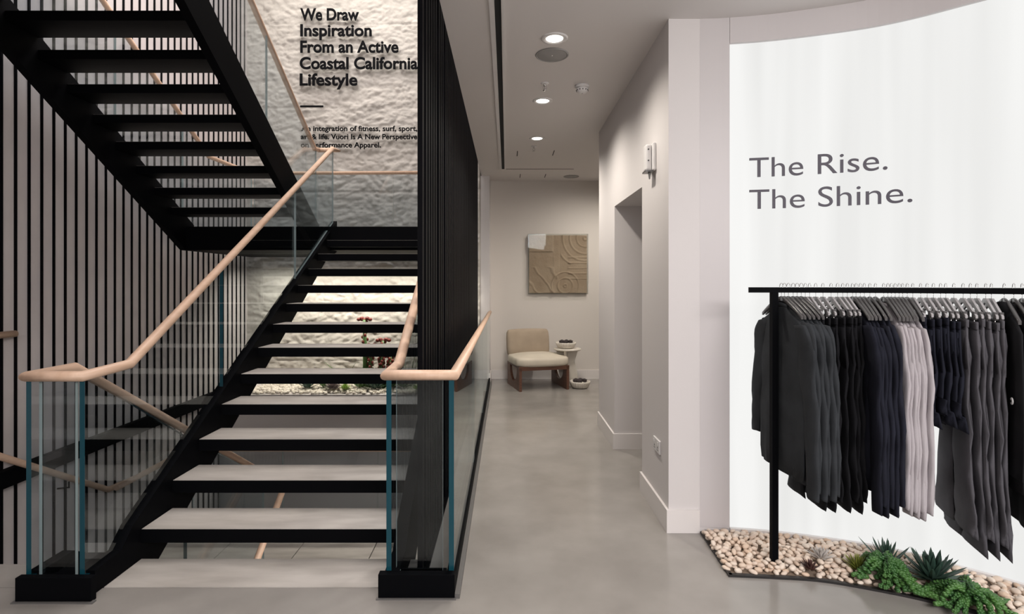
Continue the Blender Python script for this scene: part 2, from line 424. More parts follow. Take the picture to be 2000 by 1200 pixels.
for x0, x1 in ((-2.05, -1.982), (-.658, -.59)):
    mb = MB(); mb.prism([(5.18, -1.25), (3.0, -2.55), (3.0, -2.68), (3.3, -2.68), (5.18, -1.6)], 'x', x0, x1); mb.build('stringer', M['steel'], sl)

# ------------------------------------------------------------------ GLASS BALUSTRADES
GT = .0125
def pane(t, poly, axis, c, white=None, th=None):
    first = poly[0][0] < 2.7 and axis == 'x'
    if white is None: white = not first
    if th is None: th = GT if first else .008
    mb = MB(); mb.prism(poly, axis, c-th, c+th, 0, 1)
    return mb.build('glass_panel', [M['glass'], M['glassedgewhite' if white else 'glassedge']], t)
def rail(t, path, name='handrail'):
    mb = MB(); mb.tube(path, .028, 16, sx=1.0, sy=.92); return mb.build(name, M['oak'], t)
def lrail(y): return 1.075 if y < 2.95 else 1.075+(y-2.95)*.592
# A: left newel + lower flight left side + descending side
XA, XD = -2.057, -2.316
ba = thing('glass_balustrade', 'glass balustrade with oak handrail along the left side of the climbing stair', 'balustrade')
rail(ba, [(XA-.16, 6.36, 3.085), (XA+.02, 6.42, 3.10), (XA, 6.38, lrail(6.38)), (XA, 2.95, 1.085), (XA, 2.625, 1.075), (XD, 2.625, 1.075), (XD, 2.90, 1.075), (XD, 5.16, -.29), (XD+.12, 5.22, -.33), (XD+.20, 5.16, -.40), (XD+.26, 4.0, -1.09)])
ys = [2.62, 3.905, 5.26, 6.40]
for i in range(3):
    a, b = ys[i]+.004, ys[i+1]-.004
    if i == 0: poly = [(a, .10), (2.84, .11), (2.93, nose(2.93)+.07), (b, nose(b)+.06), (b, lrail(b)-.015), (2.95, 1.065), (a, 1.06)]
    else: poly = [(a, nose(a)+.06), (b, nose(b)+.04), (b, lrail(b)-.015), (a, lrail(a)-.015)]
    pane(ba, poly, 'x', XA)
pane(ba, [(-2.276, .10), (-2.10, .10), (-2.10, 1.06), (-2.276, 1.06)], 'y', 2.645, True, .009)
pane(ba, [(2.624, .10), (2.88, .10), (3.9, -.55), (3.9, .42), (2.92, 1.05), (2.624, 1.06)], 'x', XD)
pane(ba, [(3.91, -.55), (5.15, -1.27), (5.15, -.31), (3.91, .41)], 'x', XD)
mb = MB(); mb.box(-2.348, -1.985, 2.585, 2.62, .001, .118); mb.box(-2.284, -2.092, 2.62, 2.95, .001, .06); mb.box(-2.284, -2.092, 2.63, 2.66, .06, .10)
mb.build('base_shoe', M['steel'], ba, bevel=.002)
mb = MB(); mb.box(-2.36, -1.97, 2.573, 2.60, .0, .006); q = mb.build('floor_flange', M['flange'], ba)
# B: upper flight right side
XB = -2.235
bb = thing('glass_balustrade', 'glass balustrade with dark-lit oak handrail on the outer side of the upper flight', 'balustrade')
def urail(y): return 3.085+(6.30-y)*.578
rail(bb, [(XB+.03, 6.345, 3.085), (XB, 6.30, 3.085), (XB, 2.9, urail(2.9))])
for a, b in ((2.9, 3.6), (3.61, 5.0), (5.01, 6.30)):
    pane(bb, [(a, back(a)+.10), (b, back(b)+.10 if b < 6.2 else 2.2), (b, urail(b)-.015), (a, urail(a)-.015)], 'x', XB+.012)
# C: upper flight left + landing left + landing back
bc = thing('glass_balustrade', 'glass guard around the landing, its oak rail running in front of the stone wall', 'balustrade')
XC = -3.715
def crail(y): return 3.10+(6.75-y)*.578 if y < 6.75 else 3.10
rail(bc, [(XC, 2.9, crail(2.9)), (XC, 6.75, 3.10), (XC, 7.90, 3.12), (-.60, 7.90, 3.135)])
for a, b in ((2.9, 3.9), (3.91, 5.13), (5.14, 6.2)):
    pane(bc, [(a, back(a)+.10), (b, back(b)+.10), (b, crail(b)-.015), (a, crail(a)-.015)], 'x', XC)
pane(bc, [(6.21, 2.183), (7.88, 2.183), (7.88, 3.09), (6.75, 3.08), (6.21, crail(6.21)-.015)], 'x', XC)
xs = [-3.69, -2.76, -1.66, -.62]
for a, b in zip(xs, xs[1:]): pane(bc, [(a+.004, 2.183), (b-.004, 2.183), (b-.004, 3.11), (a+.004, 3.11)], 'y', 7.90)
# D: right newel: stair side, end pane, corridor side
bd = thing('glass_balustrade', 'glass balustrade with oak handrail wrapping the stair foot and running beside the corridor', 'balustrade')
XR, XF = -.578, -.272
rail(bd, [(XR-.01, 6.38, lrail(6.38)), (XR-.01, 2.95, 1.085), (XR-.01, 2.66, 1.075), (XF+.012, 2.66, 1.075), (XF+.012, 8.30, 1.075)])
for i in range(3):
    a, b = ys[i]+.004+(.03 if i == 0 else 0), ys[i+1]-.004
    if i == 0: poly = [(a, .10), (2.84, .11), (2.93, nose(2.93)+.07), (b, nose(b)+.06), (b, lrail(b)-.015), (2.95, 1.065), (a, 1.06)]
    else: poly = [(a, nose(a)+.06), (b, nose(b)+.04), (b, lrail(b)-.015), (a, lrail(a)-.015)]
    pane(bd, poly, 'x', XR)
pane(bd, [(-.548, .10), (-.318, .10), (-.318, 1.06), (-.548, 1.06)], 'y', 2.69, True, .009)
yc = [2.654, 4.35, 6.0, 7.2, 8.30]
for a, b in zip(yc, yc[1:]): pane(bd, [(a+.003, .07), (b-.003, .07), (b-.003, 1.06), (a+.003, 1.06)], 'x', XF)
mb = MB(); mb.box(-.622, -.252, 2.615, 2.655, .001, .118)
mb.box(-.300, -.252, 2.655, 8.30, .001, .085)
mb.box(-.53, -.300, 2.67, 2.715, .001, .10)
mb.build('base_shoe', M['steel'], bd, bevel=.002)
mb = MB(); mb.box(-.252, -.228, 2.62, 8.30, .0, .022); mb.box(-.63, -.245, 2.605, 2.62, 0, .006); q = mb.build('floor_flange', M['flange'], bd)
# E: basement half-landing guard
be = thing('glass_balustrade', 'glass guard with oak rail of the half landing below, glimpsed between treads', 'balustrade')
rail(be, [(-3.72, 5.16, -.43), (-3.72, 6.38, -.43), (-.66, 6.38, -.44)])
xs = [-3.70, -2.64, -1.52, -.66]
for a, b in zip(xs, xs[1:]): pane(be, [(a+.004, -1.33), (b-.004, -1.33), (b-.004, -.46), (a+.004, -.46)], 'y', 6.38)
# wall handrails
hr = thing('wall_handrail', 'oak handrail on the slatted wall going down with the left flight', 'handrail')
rail(hr, [(-3.80, 3.0, .87), (-3.80, 5.16, -.445), (-3.80, 5.55, -.47), (-3.80, 7.0, -.45)], 'rail')
for y, z in ((3.6, .47), (4.7, -.20), (6.2, -.50)):
    mb = MB(); mb.tube([(-3.80, y, z), (-3.80, y, z-.05), (-3.90, y, z-.06)], .007, 8); mb.build('bracket', M['steel'], hr)
hr = thing('wall_handrail', 'short oak handrail end on the slatted wall at the far left', 'handrail')
rail(hr, [(-3.84, 3.3, 1.13), (-3.84, 4.23, 1.13)], 'rail')
mb = MB(); mb.tube([(-3.84, 3.8, 1.13), (-3.84, 3.8, 1.08), (-3.92, 3.8, 1.07)], .007, 8); mb.build('bracket', M['steel'], hr)

# ------------------------------------------------------------------ BLACK SLAT SCREEN
sc = thing('slat_screen', 'floor-to-ceiling screen of thin black vertical slats between stair and corridor', 'screen')
y = 2.80; i = 0; first = None
ylist = []
while y < 8.12:
    ylist.append(y)
    y += {0: .125, 5: .16, 8: .17}.get(i, .098); i += 1
mb = MB(); mb.box(-.0125, .0125, -.028, .028, .02, 6.6)
for y in ylist:
    if first is None:
        first = mb.build('slat', M['steel2'], sc, (-.445, y, 0))
    else:
        o = first.copy(); C.objects.link(o); o.parent = sc; o.location = (-.445, y, 0)
mb = MB(); mb.box(-.475, -.415, 2.75, 8.15, .0, .02)
mb.build('bottom_channel', M['steel'], sc)

# ------------------------------------------------------------------ LETTERING
def text_mesh(body, bold):
    cu = bpy.data.curves.new('lettering', 'FONT'); cu.body = body; cu.size = 1; cu.offset = bold; cu.resolution_u = 6; cu.extrude = .5
    o = bpy.data.objects.new('lettering_tmp', cu); C.objects.link(o)
    dg = bpy.context.evaluated_depsgraph_get(); me = bpy.data.meshes.new_from_object(o.evaluated_get(dg))
    vs = [v.co.copy() for v in me.vertices]; fs = [tuple(p.vertices) for p in me.polygons]
    bpy.data.objects.remove(o); bpy.data.curves.remove(cu); bpy.data.meshes.remove(me)
    return vs, fs
ref, _ = text_mesh('H', 0.0); CAP = max(v.y for v in ref)-min(v.y for v in ref)
def line(mb, body, x0, x1, zb, cap, y, th, bold):
    vs, fs = text_mesh(body, bold)
    a = min(v.x for v in vs); b = max(v.x for v in vs); s = cap/CAP
    mb.add([(x0+(v.x-a)/(b-a)*(x1-x0), y+v.z*th*-1, zb+v.y*s) for v in vs], fs)
def wx(px): return (px-990)*8.13/1058
def wz(py): return 1.53-(py-552)*8.13/1058
wl = thing('wall_lettering', 'large bold black lettering starting "We Draw Inspiration" on the stone wall', 'lettering')
for t, a, b, z in (('We Draw', -3.089, -2.213, 5.457), ('Inspiration', -3.089, -2.021, 5.219), ('From an Active', -3.089, -1.621, 4.973), ('Coastal California', -3.097, -1.332, 4.727), ('Lifestyle', -3.097, -2.236, 4.481)):
    mb = MB(); line(mb, t, a, b, z, .168, 8.10, .012, .026); mb.build('text_line', M['text'], wl)
mb = MB(); mb.box(-3.089, -2.745, 8.09, 8.105, 4.150, 4.176); tag(mb.build('wall_dash', M['text']), 'short black dash on the stone wall between the two texts', 'sign mark')
wl = thing('wall_lettering', 'small black three-line lettering "An integration of fitness, surf, sport" on the stone wall', 'lettering')
for t, a, b, z in (('An integration of fitness, surf, sport,', -3.074, -1.340, 3.797), ('art & life. Vuori Is A New Perspective', -3.081, -1.340, 3.674), ('on Performance Apparel.', -3.081, -1.883, 3.551)):
    mb = MB(); line(mb, t, a, b, z, .074, 8.10, .010, .022); mb.build('text_line', M['text'], wl)
wl = thing('light_wall_lettering', 'dark grey lettering "The Rise. The Shine." on the backlit curved panel', 'lettering')
for t, s0, s1, z in (('The Rise.', .297, 1.012, 2.168), ('The Shine.', .297, 1.124, 1.975)):
    vs, fs = text_mesh(t, -.004); a = min(v.x for v in vs); b = max(v.x for v in vs); s = .117/CAP; out = []
    for v in vs:
        p, d = WALL.at(s0+(v.x-a)/(b-a)*(s1-s0)); n = Vector((-d.y, d.x, 0)); q = p+n*(.006-v.z*.008)
        out.append((q.x, q.y, z+v.y*s))
    mb = MB(); mb.add(out, fs); mb.build('text_line', M['lettergrey'], wl)

# ------------------------------------------------------------------ CEILING FITTINGS
def downlight(x, y, label, power, lens=14):
    t = thing('downlight', label, 'ceiling light', (x, y, CZ), 0, 'round corridor downlights')
    mb = MB(); mb.lathe([(.088, 0), (.088, -.004), (.080, -.008), (.060, -.007), (.056, .0), (.056, -.001)], n=36); mb.build('trim_ring', M['plastic'], t)
    mb = MB(); mb.lathe([(.001, -.0045), (.052, -.0045), (.056, -.002)], n=32); mb.build('lens', M['lamp'], t)
    spot('downlight_beam', (x, y, CZ-.03), (x+.02, y+.02, 0), power, 150, .9, .05)
downlight(.315, 3.58, 'nearest downlight, just in front of the round speaker grille', 75)
downlight(.318, 4.81, 'middle downlight, just behind the sprinkler head', 95)
downlight(.338, 6.06, 'farthest glaring downlight, nearest the end wall', 115)
def speaker(x, y, label):
    t = thing('ceiling_speaker', label, 'speaker', (x, y, CZ), 0, 'ceiling speakers')
    mb = MB(); mb.lathe([(.112, 0), (.118, -.004), (.112, -.008), (.106, -.006), (.104, 0)], n=40); mb.build('rim', M['grille'], t)
    mb = MB(); mb.lathe([(.001, -.0055), (.10, -.0055), (.106, -.004)], n=36); mb.build('grille', M['grille'], t)
    mb = MB(); mb.lathe([(.001, -.008), (.004, -.008), (.004, -.004)], n=10); mb.build('status_dot', M['plastic'], t)
speaker(.32, 3.84, 'large grey round speaker grille just behind the nearest downlight')
speaker(.98, 8.25, 'far grey round speaker grille close to the end wall')
def sprinkler(x, y, label):
    t = thing('sprinkler', label, 'sprinkler', (x, y, CZ), 0, 'ceiling sprinklers')
    mb = MB(); mb.lathe([(.001, -.006), (.028, -.006), (.034, 0)], n=24); mb.build('escutcheon', M['plastic'], t)
    mb = MB(); mb.lathe([(.011, -.004), (.011, -.022), (.006, -.024)], n=12)
    mb.tube([(.010, 0, -.022), (.014, 0, -.040), (.004, 0, -.055)], .0025, 6); mb.tube([(-.010, 0, -.022), (-.014, 0, -.040), (-.004, 0, -.055)], .0025, 6)
    mb.lathe([(.003, -.022), (.003, -.055)], n=8); mb.build('head', M['chrome'], t)
    mb = MB(); mb.lathe([(.016, -.057), (.017, -.059), (.002, -.061)], n=14); mb.build('deflector', M['chrome'], t)
sprinkler(.307, 4.39, 'chrome sprinkler head between the first two downlights')
sprinkler(.32, 6.42, 'small far sprinkler head behind the glaring downlight')
t = thing('smoke_detector', 'white smoke detector on the ceiling beside the nearer sprinkler', 'smoke detector', (.617, 4.44, CZ))
mb = MB(); mb.lathe([(.058, 0), (.058, -.016), (.052, -.02), (.045, -.02)], n=32); mb.build('base', M['plastic'], t)
mb = MB(); mb.lathe([(.046, -.02), (.05, -.034), (.044, -.05), (.03, -.062), (.001, -.064)], n=32); dm = mb.build('dome', M['plastic'], t)
mb = MB()
for k in range(12):
    a = 2*PI*k/12; mb.ball((.0475*math.cos(a), .0475*math.sin(a), -.042), .004, .004, .006, 6, 4)
mb.build('vent_slot', M['dark'], dm)
mb = MB(); mb.lathe([(.006, -.063), (.005, -.068), (.001, -.069)], n=10); mb.build('indicator', M['chrome'], t)
t = thing('slot_diffuser', 'long black ceiling slot in a white frame running along the corridor', 'air slot', (0, 0, CZ))
mb = MB(); mb.box(-.072, -.034, 2.2, 7.7, -.004, -.001); mb.box(-.034, .95, 7.692, 7.704, -.004, -.001); mb.build('slot', M['dark'], t)
mb = MB(); mb.box(-.104, -.073, 2.2, 7.72, -.012, -.0005); mb.box(-.033, -.016, 2.2, 7.69, -.010, -.0005); mb.build('frame', M['plastic'], t)
for x, y, lab in ((.13, 6.78, 'thin dark slot in the ceiling, left one in front of the cross line'), (.58, 6.75, 'thin dark slot in the ceiling, right one in front of the cross line'), (.20, 8.2, 'thin dark slot in the ceiling, left one beyond the cross line'), (.58, 8.2, 'thin dark slot in the ceiling, right one beyond the cross line')):
    mb = MB(); mb.box(x-.005, x+.005, y-.13, y+.13, CZ-.003, CZ-.0005); tag(mb.build('ceiling_slot', M['dark']), lab, 'air slot', 'thin ceiling slots')
# wall device and socket on the near pier
t = thing('wall_detector', 'pale wall-mounted detector box high on the near white pier', 'detector', (RX, 3.645, 2.36))
mb = MB(); mb.box(-.022, 0, -.062, .062, -.085, .10); mb.build('backplate', M['plastic'], t, bevel=.008)
mb = MB(); mb.box(-.062, -.0221, -.030, .040, -.082, .095); bd_ = mb.build('housing', M['plastic'], t, bevel=.012)
for z in (.06, -.015): 
    mb = MB(); mb.lathe([(.006, 0), (.005, .003), (.001, .003)], n=10); o = mb.build('screw', M['hang'], bd_); o.location = (-.045, -.0305, z); o.rotation_euler = (PI/2, 0, 0)
mb = MB(); mb.box(-.068, -.015, -.045, .045, -.092, -.0825); mb.build('bottom_lip', M['hang'], t)
mb = MB(); mb.tube([(-.03, 0, -.092), (-.03, 0, -.135)], .010, 10, radii=[.011, .004]); mb.build('pull_pin', M['grille'], t)
t = thing('wall_socket', 'white double power socket low on the near white pier', 'socket', (RX, 3.555, .463))
mb = MB(); mb.box(-.012, 0, -.073, .073, -.043, .043); mb.build('plate', M['plastic'], t, bevel=.003)
for s_ in (-1, 1):
    mb = MB(); mb.box(-.0155, -.0121, s_*.045-.008, s_*.045+.008, .012, .03); mb.build('switch', M['plastic'], t)
    mb = MB(); mb.box(-.0128, -.0121, s_*.036-.004, s_*.036+.004, -.012, -.002); mb.box(-.0128, -.0121, s_*.036-.012, s_*.036-.006, -.026, -.02); mb.box(-.0128, -.0121, s_*.036+.006, s_*.036+.012, -.026, -.02); mb.build('pin_holes', M['dark'], t)

# ------------------------------------------------------------------ CORRIDOR END: painting, chair, table, bowls
t = thing('relief_painting', 'square sand-coloured textured relief painting on the end wall above the chair', 'painting', (.808, 8.61, 1.82))
def relief():
    n = 110; vs = []; fs = []; h = .455
    for j in range(n+1):
        for i in range(n+1):
            u = i/n*2-1; v = j/n*2-1
            d = noise.fractal(Vector((u*3, v*3, 4)), 1, 2, 4)*.006
            r = math.hypot(u-.95, v-.9)
            if u > .1 and v > 0: d += .010*max(0, math.sin(r*26))**3*(1 if r < 1.1 else 0)
            r2 = math.hypot(u-.25, v+.75)
            if r2 < .62 and v < .0: d += .011*max(0, math.sin(r2*30))**3
            if u > .35 and -.55 < v < .35: d += .010*max(0, math.sin(v*34))**4
            if u < 0 and v < -.1: d += .012*max(0, math.sin((u*.7+v*.6)*16+noise.noise(Vector((u*3, v*3, 0)))*2))**5
            if u < -.18 and v > .42: d = .016+noise.fractal(Vector((u*9, v*9, 1)), 1, 2, 3)*.003
            if -.17 < u < .04: d += .004
            vs.append((u*h, -.048-max(-.004, d), v*h))
    for j in range(n):
        for i in range(n):
            a = j*(n+1)+i; fs.append((a, a+1, a+n+2, a+n+1))
    mb = MB(); mb.add(vs, fs, 0, True); mb.box(-h, h, -.047, -.004, -h, h); return mb
relief().build('relief_panel', M['canvas'], t)
mb = MB(); mb.box(-.475, -.462, -.075, -.002, -.475, .475); mb.box(.462, .475, -.075, -.002, -.475, .475); mb.box(-.462, .462, -.075, -.002, .462, .475); mb.box(-.462, .462, -.075, -.002, -.475, -.462); mb.box(-.475, .475, -.079, -.0755, -.475, .475)
mb.build('acrylic_box', M['acrylic'], t)

def rounded_cushion(w, d, h, dome=0, r=.05, nx=20, ny=16):
    """soft block centred on x,y, z 0..h"""
    mb = MB(); rings = []; N = 48
    prof = [(-1, 0), (-.55, .18), (0, .5), (.55, .82), (1, 1)]
    levels = [(0, .06), (.1, .012), (.3, 0), (.7, 0), (.88, .012), (.97, .04), (1.0, .09)]
    for f, ins in levels:
        ring = []
        for k in range(N):
            a = 2*PI*k/N; ca, sa = math.cos(a), math.sin(a); e = 5
            rr = (abs(ca)**e+abs(sa)**e)**(-1/e)
            ring.append(((w/2-ins*.5)*rr*ca, (d/2-ins*.5)*rr*sa, h*f))
        rings.append(ring)
    mb.loft(rings, 0, True, False)
    b = len(mb.v)-N; 
    # domed top
    prev = rings[-1]; add = []
    for s_, up in ((.8, .35), (.5, .75), (.2, .97)):
        add.append([(p[0]*s_, p[1]*s_, h+dome*up) for p in rings[-1]])
    mb.loft([rings[-1]]+add, 0, True, False); mb.add(add[-1], [tuple(range(N))], 0, True); mb.add(rings[0], [tuple(range(N))[::-1]])
    return mb
ch = thing('lounge_chair', 'low beige upholstered lounge chair with walnut legs against the end wall', 'chair', (.45, 7.98, 0), math.radians(14))
W2, D2 = .37, .34
seat = rounded_cushion(.80, .72, .12, .045); seat.build('seat', M['seatfab'], ch, (0, -.01, .34))
bk = rounded_cushion(.66, .15, .40, .01); o = bk.build('backrest', M['fabric'], ch, (-.06, .27, .42)); o.rotation_euler = (math.radians(-8), 0, 0)
mb = MB(); mb.box(-W2, W2, -D2, -D2+.04, .29, .345); mb.box(-W2, W2, D2-.04, D2, .29, .345); mb.box(-W2, W2, -D2+.04, D2-.04, .315, .34); mb.build('seat_frame', M['walnut'], ch)
for sx in (-1, 1):
    # side leg panel with a U-shaped opening
    pts = [(-D2, 0), (D2, 0), (D2, .33), (.20, .33)]
    for k in range(13):
        a = k/12*PI; pts.append((.20*math.cos(a), .29-.19*math.sin(a)))
    pts += [(-.20, .33), (-D2, .33)]
    mb = MB(); mb.prism(pts, 'x', sx*W2-.02*(1 if sx > 0 else -1)-.018, sx*W2-.02*(1 if sx > 0 else -1)+.018); mb.build('leg', M['walnut'], ch)
tb = thing('side_table', 'small round cream side table beside the lounge chair', 'table', (.90, 8.05, 0))
mb = MB(); mb.lathe([(.001, .525), (.19, .525), (.203, .535), (.203, .547), (.195, .553), (.001, .553)], n=48); mb.build('table_top', M['ceramic'], tb)
for a in (math.radians(70), math.radians(160)):
    pts = [(-.17, 0), (-.15, .16), (-.10, .36), (-.16, .525), (.16, .525), (.17, .36), (.12, .16), (.07, 0)]
    mb = MB(); mb.prism(pts, 'y', -.016, .016); o = mb.build('pedestal_fin', M['ceramic'], tb); o.rotation_euler = (0, 0, a)
def bowl(loc, r, h, label, podlabel, grp):
    mb = MB(); mb.lathe([(r*.6, 0), (r*.8, h*.15), (r, h*.75), (r*1.02, h), (r*.93, h), (r*.85, h*.6), (r*.01, h*.55)], n=96, flute=.03, nf=24)
    tag(mb.build('fluted_bowl', M['ceramic'], None, loc), label, 'bowl', 'fluted bowls')
    mb = MB()
    for i in range(26):
        a = random.uniform(0, 2*PI); q = r*.72*math.sqrt(random.random()); mb.ball((q*math.cos(a), q*math.sin(a), h*.72), .024, .019, .015, 8, 5)
    tag(mb.build('white_stones', M['pebblew'], None, loc), 'white stones filling '+grp, 'stones', None, 'stuff')
    for i in range(6):
        a = i*2*PI/6+.3; q = r*.5 if i < 5 else 0; mb = MB(); c_ = Vector((0, 0, 0))
        mb.ball(c_, r*.25, r*.23, r*.24, 9, 6)
        for k in range(9):
            b_ = 2*PI*k/9; Mx = Matrix.Rotation(b_, 3, 'Z') @ Matrix.Rotation(.9, 3, 'Y')
            mb.ball(Vector((.16*r*math.cos(b_), .16*r*math.sin(b_), .06*r)), r*.05, r*.06, r*.15, 6, 4, 0, Mx)
        o = mb.build('dried_pod', M['pod'], None, (loc[0]+q*math.cos(a), loc[1]+q*math.sin(a), loc[2]+h*.72+r*.17)); tag(o, podlabel, 'dried pod', 'pods in '+grp)
bowl((.875, 8.03, .554), .145, .09, 'fluted cream bowl of dark pods standing on the side table', 'dark dried pod in the bowl on the side table', 'the bowl on the side table')
bowl((1.06, 7.86, .001), .145, .10, 'fluted cream bowl of dark pods standing on the floor', 'dark dried pod in the bowl on the floor', 'the bowl on the floor')

# ------------------------------------------------------------------ PLANTS
def leaf(mb, base, dirv, L, w, th, curl=0.0, mi=0, n=6):
    d = Vector(dirv).normalized(); sd = d.cross(Vector((0, 0, 1)))
    sd = sd.normalized() if sd.length > 1e-3 else Vector((1, 0, 0)); u = sd.cross(d).normalized(); rings = []
    for i in range(n+1):
        t = i/n; ww = w*(.55+.9*t)*(1-t)**.75*1.1+w*.02; tt = th*(1-t)**.8+.0004
        p = Vector(base)+d*(L*t)+u*(curl*L*t*t)
        rings.append([tuple(p-sd*ww+u*tt*.6), tuple(p-u*tt), tuple(p+sd*ww+u*tt*.6), tuple(p+u*tt*.15)])
    mb.loft(rings, mi, False)
def rosette(name, loc, N, L, w, th, pmin, pmax, m, label, cat='succulent', group=None, curl=.1, jitter=.1, hb=.0):
    mb = MB()
    for i in range(N):
        t = i/max(1, N-1); az = i*2.39996+random.uniform(-jitter, jitter); pitch = math.radians(pmin+(pmax-pmin)*t)
        l = L*(1-.35*t)*random.uniform(.9, 1.08)
        d = (math.cos(az)*math.cos(pitch), math.sin(az)*math.cos(pitch), math.sin(pitch))
        leaf(mb, (0+.1*L*d[0], .1*L*d[1], hb+.12*L*t), d, l, w*(1-.2*t), th, curl)
    o = mb.build(name, m, None, loc); return tag(o, label, cat, group)
def trailing(name, loc, N, L, m, label, seed, spread=(-1, 1), group=None, h=.04, fat=.0115):
    rnd = random.Random(seed); mb = MB()
    for i in range(N):
        a = rnd.uniform(*spread)*PI; l = L*rnd.uniform(.45, 1); p = Vector((rnd.uniform(-.04, .04), rnd.uniform(-.03, .03), .02)); steps = int(l/.011)
        h0 = h*rnd.uniform(.5, 1.5); a2 = a+rnd.uniform(-.8, .8)
        for k in range(steps):
            t = k/steps; aa = a+(a2-a)*t; c = p+Vector((math.cos(aa), math.sin(aa), 0))*(l*t)
            z = .012+h0*math.sin(min(1, t*1.15+.12)*PI)**.8
            for q in range(4):
                b = 2*PI*q/4+k*.7; rr = .0085*(1-.5*t)
                side = Vector((-math.sin(aa), math.cos(aa), 0))
                pos = Vector((c.x, c.y, z))+side*(rr*math.cos(b))+Vector((0, 0, rr*math.sin(b)))
                Mx = Matrix.Rotation(aa, 3, 'Z') @ Matrix.Rotation(rnd.uniform(-.6, .2), 3, 'Y')
                mb.ball(pos, fat*1.15, fat*.62, fat*.62, 6, 4, 0, Mx)
    o = mb.build(name, m, None, loc); return tag(o, label, 'succulent', group)
PG = 'succulents in the pebble bed'
rosette('rosette_succulent', (1.585, 2.83, .03), 26, .060, .009, .004, 20, 80, M['maroon'], 'small maroon pointed rosette in the pebble bed', group=PG)
rosette('silver_plant', (1.70, 2.93, .035), 40, .075, .010, .004, 10, 85, M['paleplant'], 'silvery white lacy plant among the pebbles behind the maroon rosette', group=PG)
rosette('rosette_succulent', (1.835, 2.83, .03), 60, .085, .007, .004, 18, 85, M['yell'], 'olive yellow spiky rosette left of the trailing bright green plant', group=PG)
rosette('aloe', (2.005, 2.86, .04), 22, .15, .014, .006, 35, 82, M['agave'], 'dark spiky aloe standing behind the trailing bright green plant', 'succulent', PG)
rosette('agave', (2.12, 2.70, .05), 54, .165, .021, .007, 4, 82, M['agave'], 'large dark grey-green agave rosette, the biggest in the pebble bed', 'succulent', PG, curl=.12)
trailing('trailing_succulent', (1.915, 2.735, .03), 40, .165, M['burro'], 'large bright green trailing succulent in the middle of the pebble bed', 3, (-1, 1), PG, h=.07)
trailing('trailing_succulent', (2.16, 2.53, .025), 34, .19, M['burro'], 'bright green trailing succulent at the right end of the pebble bed', 5, (-1, 1), PG, h=.055)
trailing('trailing_succulent', (1.965, 2.615, .02), 8, .12, M['burro'], 'small green trailing sprig at the edging between the larger trailing plants', 9, (-.5, .3), PG, h=.02)
rosette('yellow_flower', (1.812, 2.735, .035), 10, .016, .006, .003, 10, 60, M['lime'], 'tiny yellow bloom at the edging beside the trailing green plant', 'flower', PG)
# far planter in front of the stone wall
FG = 'plants in the planter under the stairs'
mb = MB()
for i in range(1500):
    x = random.uniform(-3.6, -.55); y = random.uniform(7.41, 8.1); s_ = random.uniform(.016, .034)
    Mx = Matrix.Rotation(random.uniform(0, PI), 3, 'Z') @ Matrix.Rotation(random.uniform(-.4, .4), 3, 'X')
    mb.ball((x, y, .012+random.uniform(0, .02)), s_, s_*.8, s_*.62, 7, 5, 0, Mx)
tag(mb.build('white_pebbles', M['pebblew']), 'bed of white pebbles in the planter below the stone wall', 'pebbles', None, 'stuff')
def fx(px, y): return (px-990)*y/1058
for n_, x, y, N, L, w_, a0, a1, m_, lab in (
    ('agave', -2.80, 7.62, 26, .15, .022, 15, 80, 'agave', 'dark green agave at the left end of the planter under the stairs'),
    ('aloe', -2.58, 7.66, 18, .15, .016, 25, 85, 'green', 'mid green aloe second from the left in the planter'),
    ('rosette_succulent', -2.42, 7.55, 46, .105, .026, 8, 75, 'greyrose', 'grey mauve rosette in the left of the planter'),
    ('rosette_succulent', -2.24, 7.5, 24, .075, .02, 10, 75, 'lime', 'low lime green rosette right of the grey mauve one'),
    ('aloe', -2.08, 7.66, 22, .24, .022, 25, 85, 'green', 'tall bright aloe in the middle left of the planter'),
    ('agave', -1.84, 7.60, 34, .16, .020, 15, 82, 'agave', 'dark agave below the red flower stems'),
    ('aloe', -1.62, 7.68, 20, .21, .018, 25, 85, 'green', 'green aloe right of the red flower stems'),
    ('aloe', -1.46, 7.66, 22, .24, .018, 25, 85, 'green', 'pointed green aloe left of the lime rosettes'),
    ('aloe', -1.20, 7.66, 14, .22, .018, 35, 85, 'green', 'narrow upright green aloe in the right half of the planter'),
    ('rosette_succulent', -1.22, 7.47, 20, .085, .022, 10, 75, 'lime', 'low lime rosette in front of the narrow upright aloe'),
    ('agave', -.99, 7.60, 36, .17, .020, 15, 82, 'agave', 'dark agave right of the narrow upright aloe'),
    ('rosette_succulent', -.86, 7.72, 28, .15, .03, 15, 75, 'lime', 'wide lime rosette next to the right newel glass'),
    ('agave', -.66, 7.70, 30, .17, .022, 10, 80, 'agave', 'dark agave seen through the right newel glass')):
    rosette(n_, (x, y, .05), N, L*1.3, w_*1.35, .008, a0, a1, M[m_], lab, 'succulent', FG)
kp = thing('kangaroo_paw', 'tall green stems with dark red buds in the planter under the stairs', 'flowering plant', (-2.02, 7.75, .02), 0, FG)
for (dx, h_, bend) in ((0, .98, -.02), (.05, .60, .03), (.20, .68, .05), (.24, .50, -.02), (.30, .45, .06)):
    mb = MB(); mb.tube([(dx, 0, 0), (dx+bend*.4, 0, h_*.5), (dx+bend, 0, h_)], .028, 8, radii=[.040, .034, .022]); s_ = mb.build('stem', M['green'], kp)
    mb = MB()
    for k in range(18):
        t = .45+.55*k/17; a = k*2.4; mb.ball((dx+bend*t+.036*math.cos(a), .036*math.sin(a), h_*t), .022, .022, .026, 7, 5)
    for k in range(5): mb.ball((dx+bend-.08+.04*k, .01, h_+.015*(k % 2)), .034, .028, .026, 7, 5)
    mb.build('red_buds', M['redbud'], s_)
mb = MB()
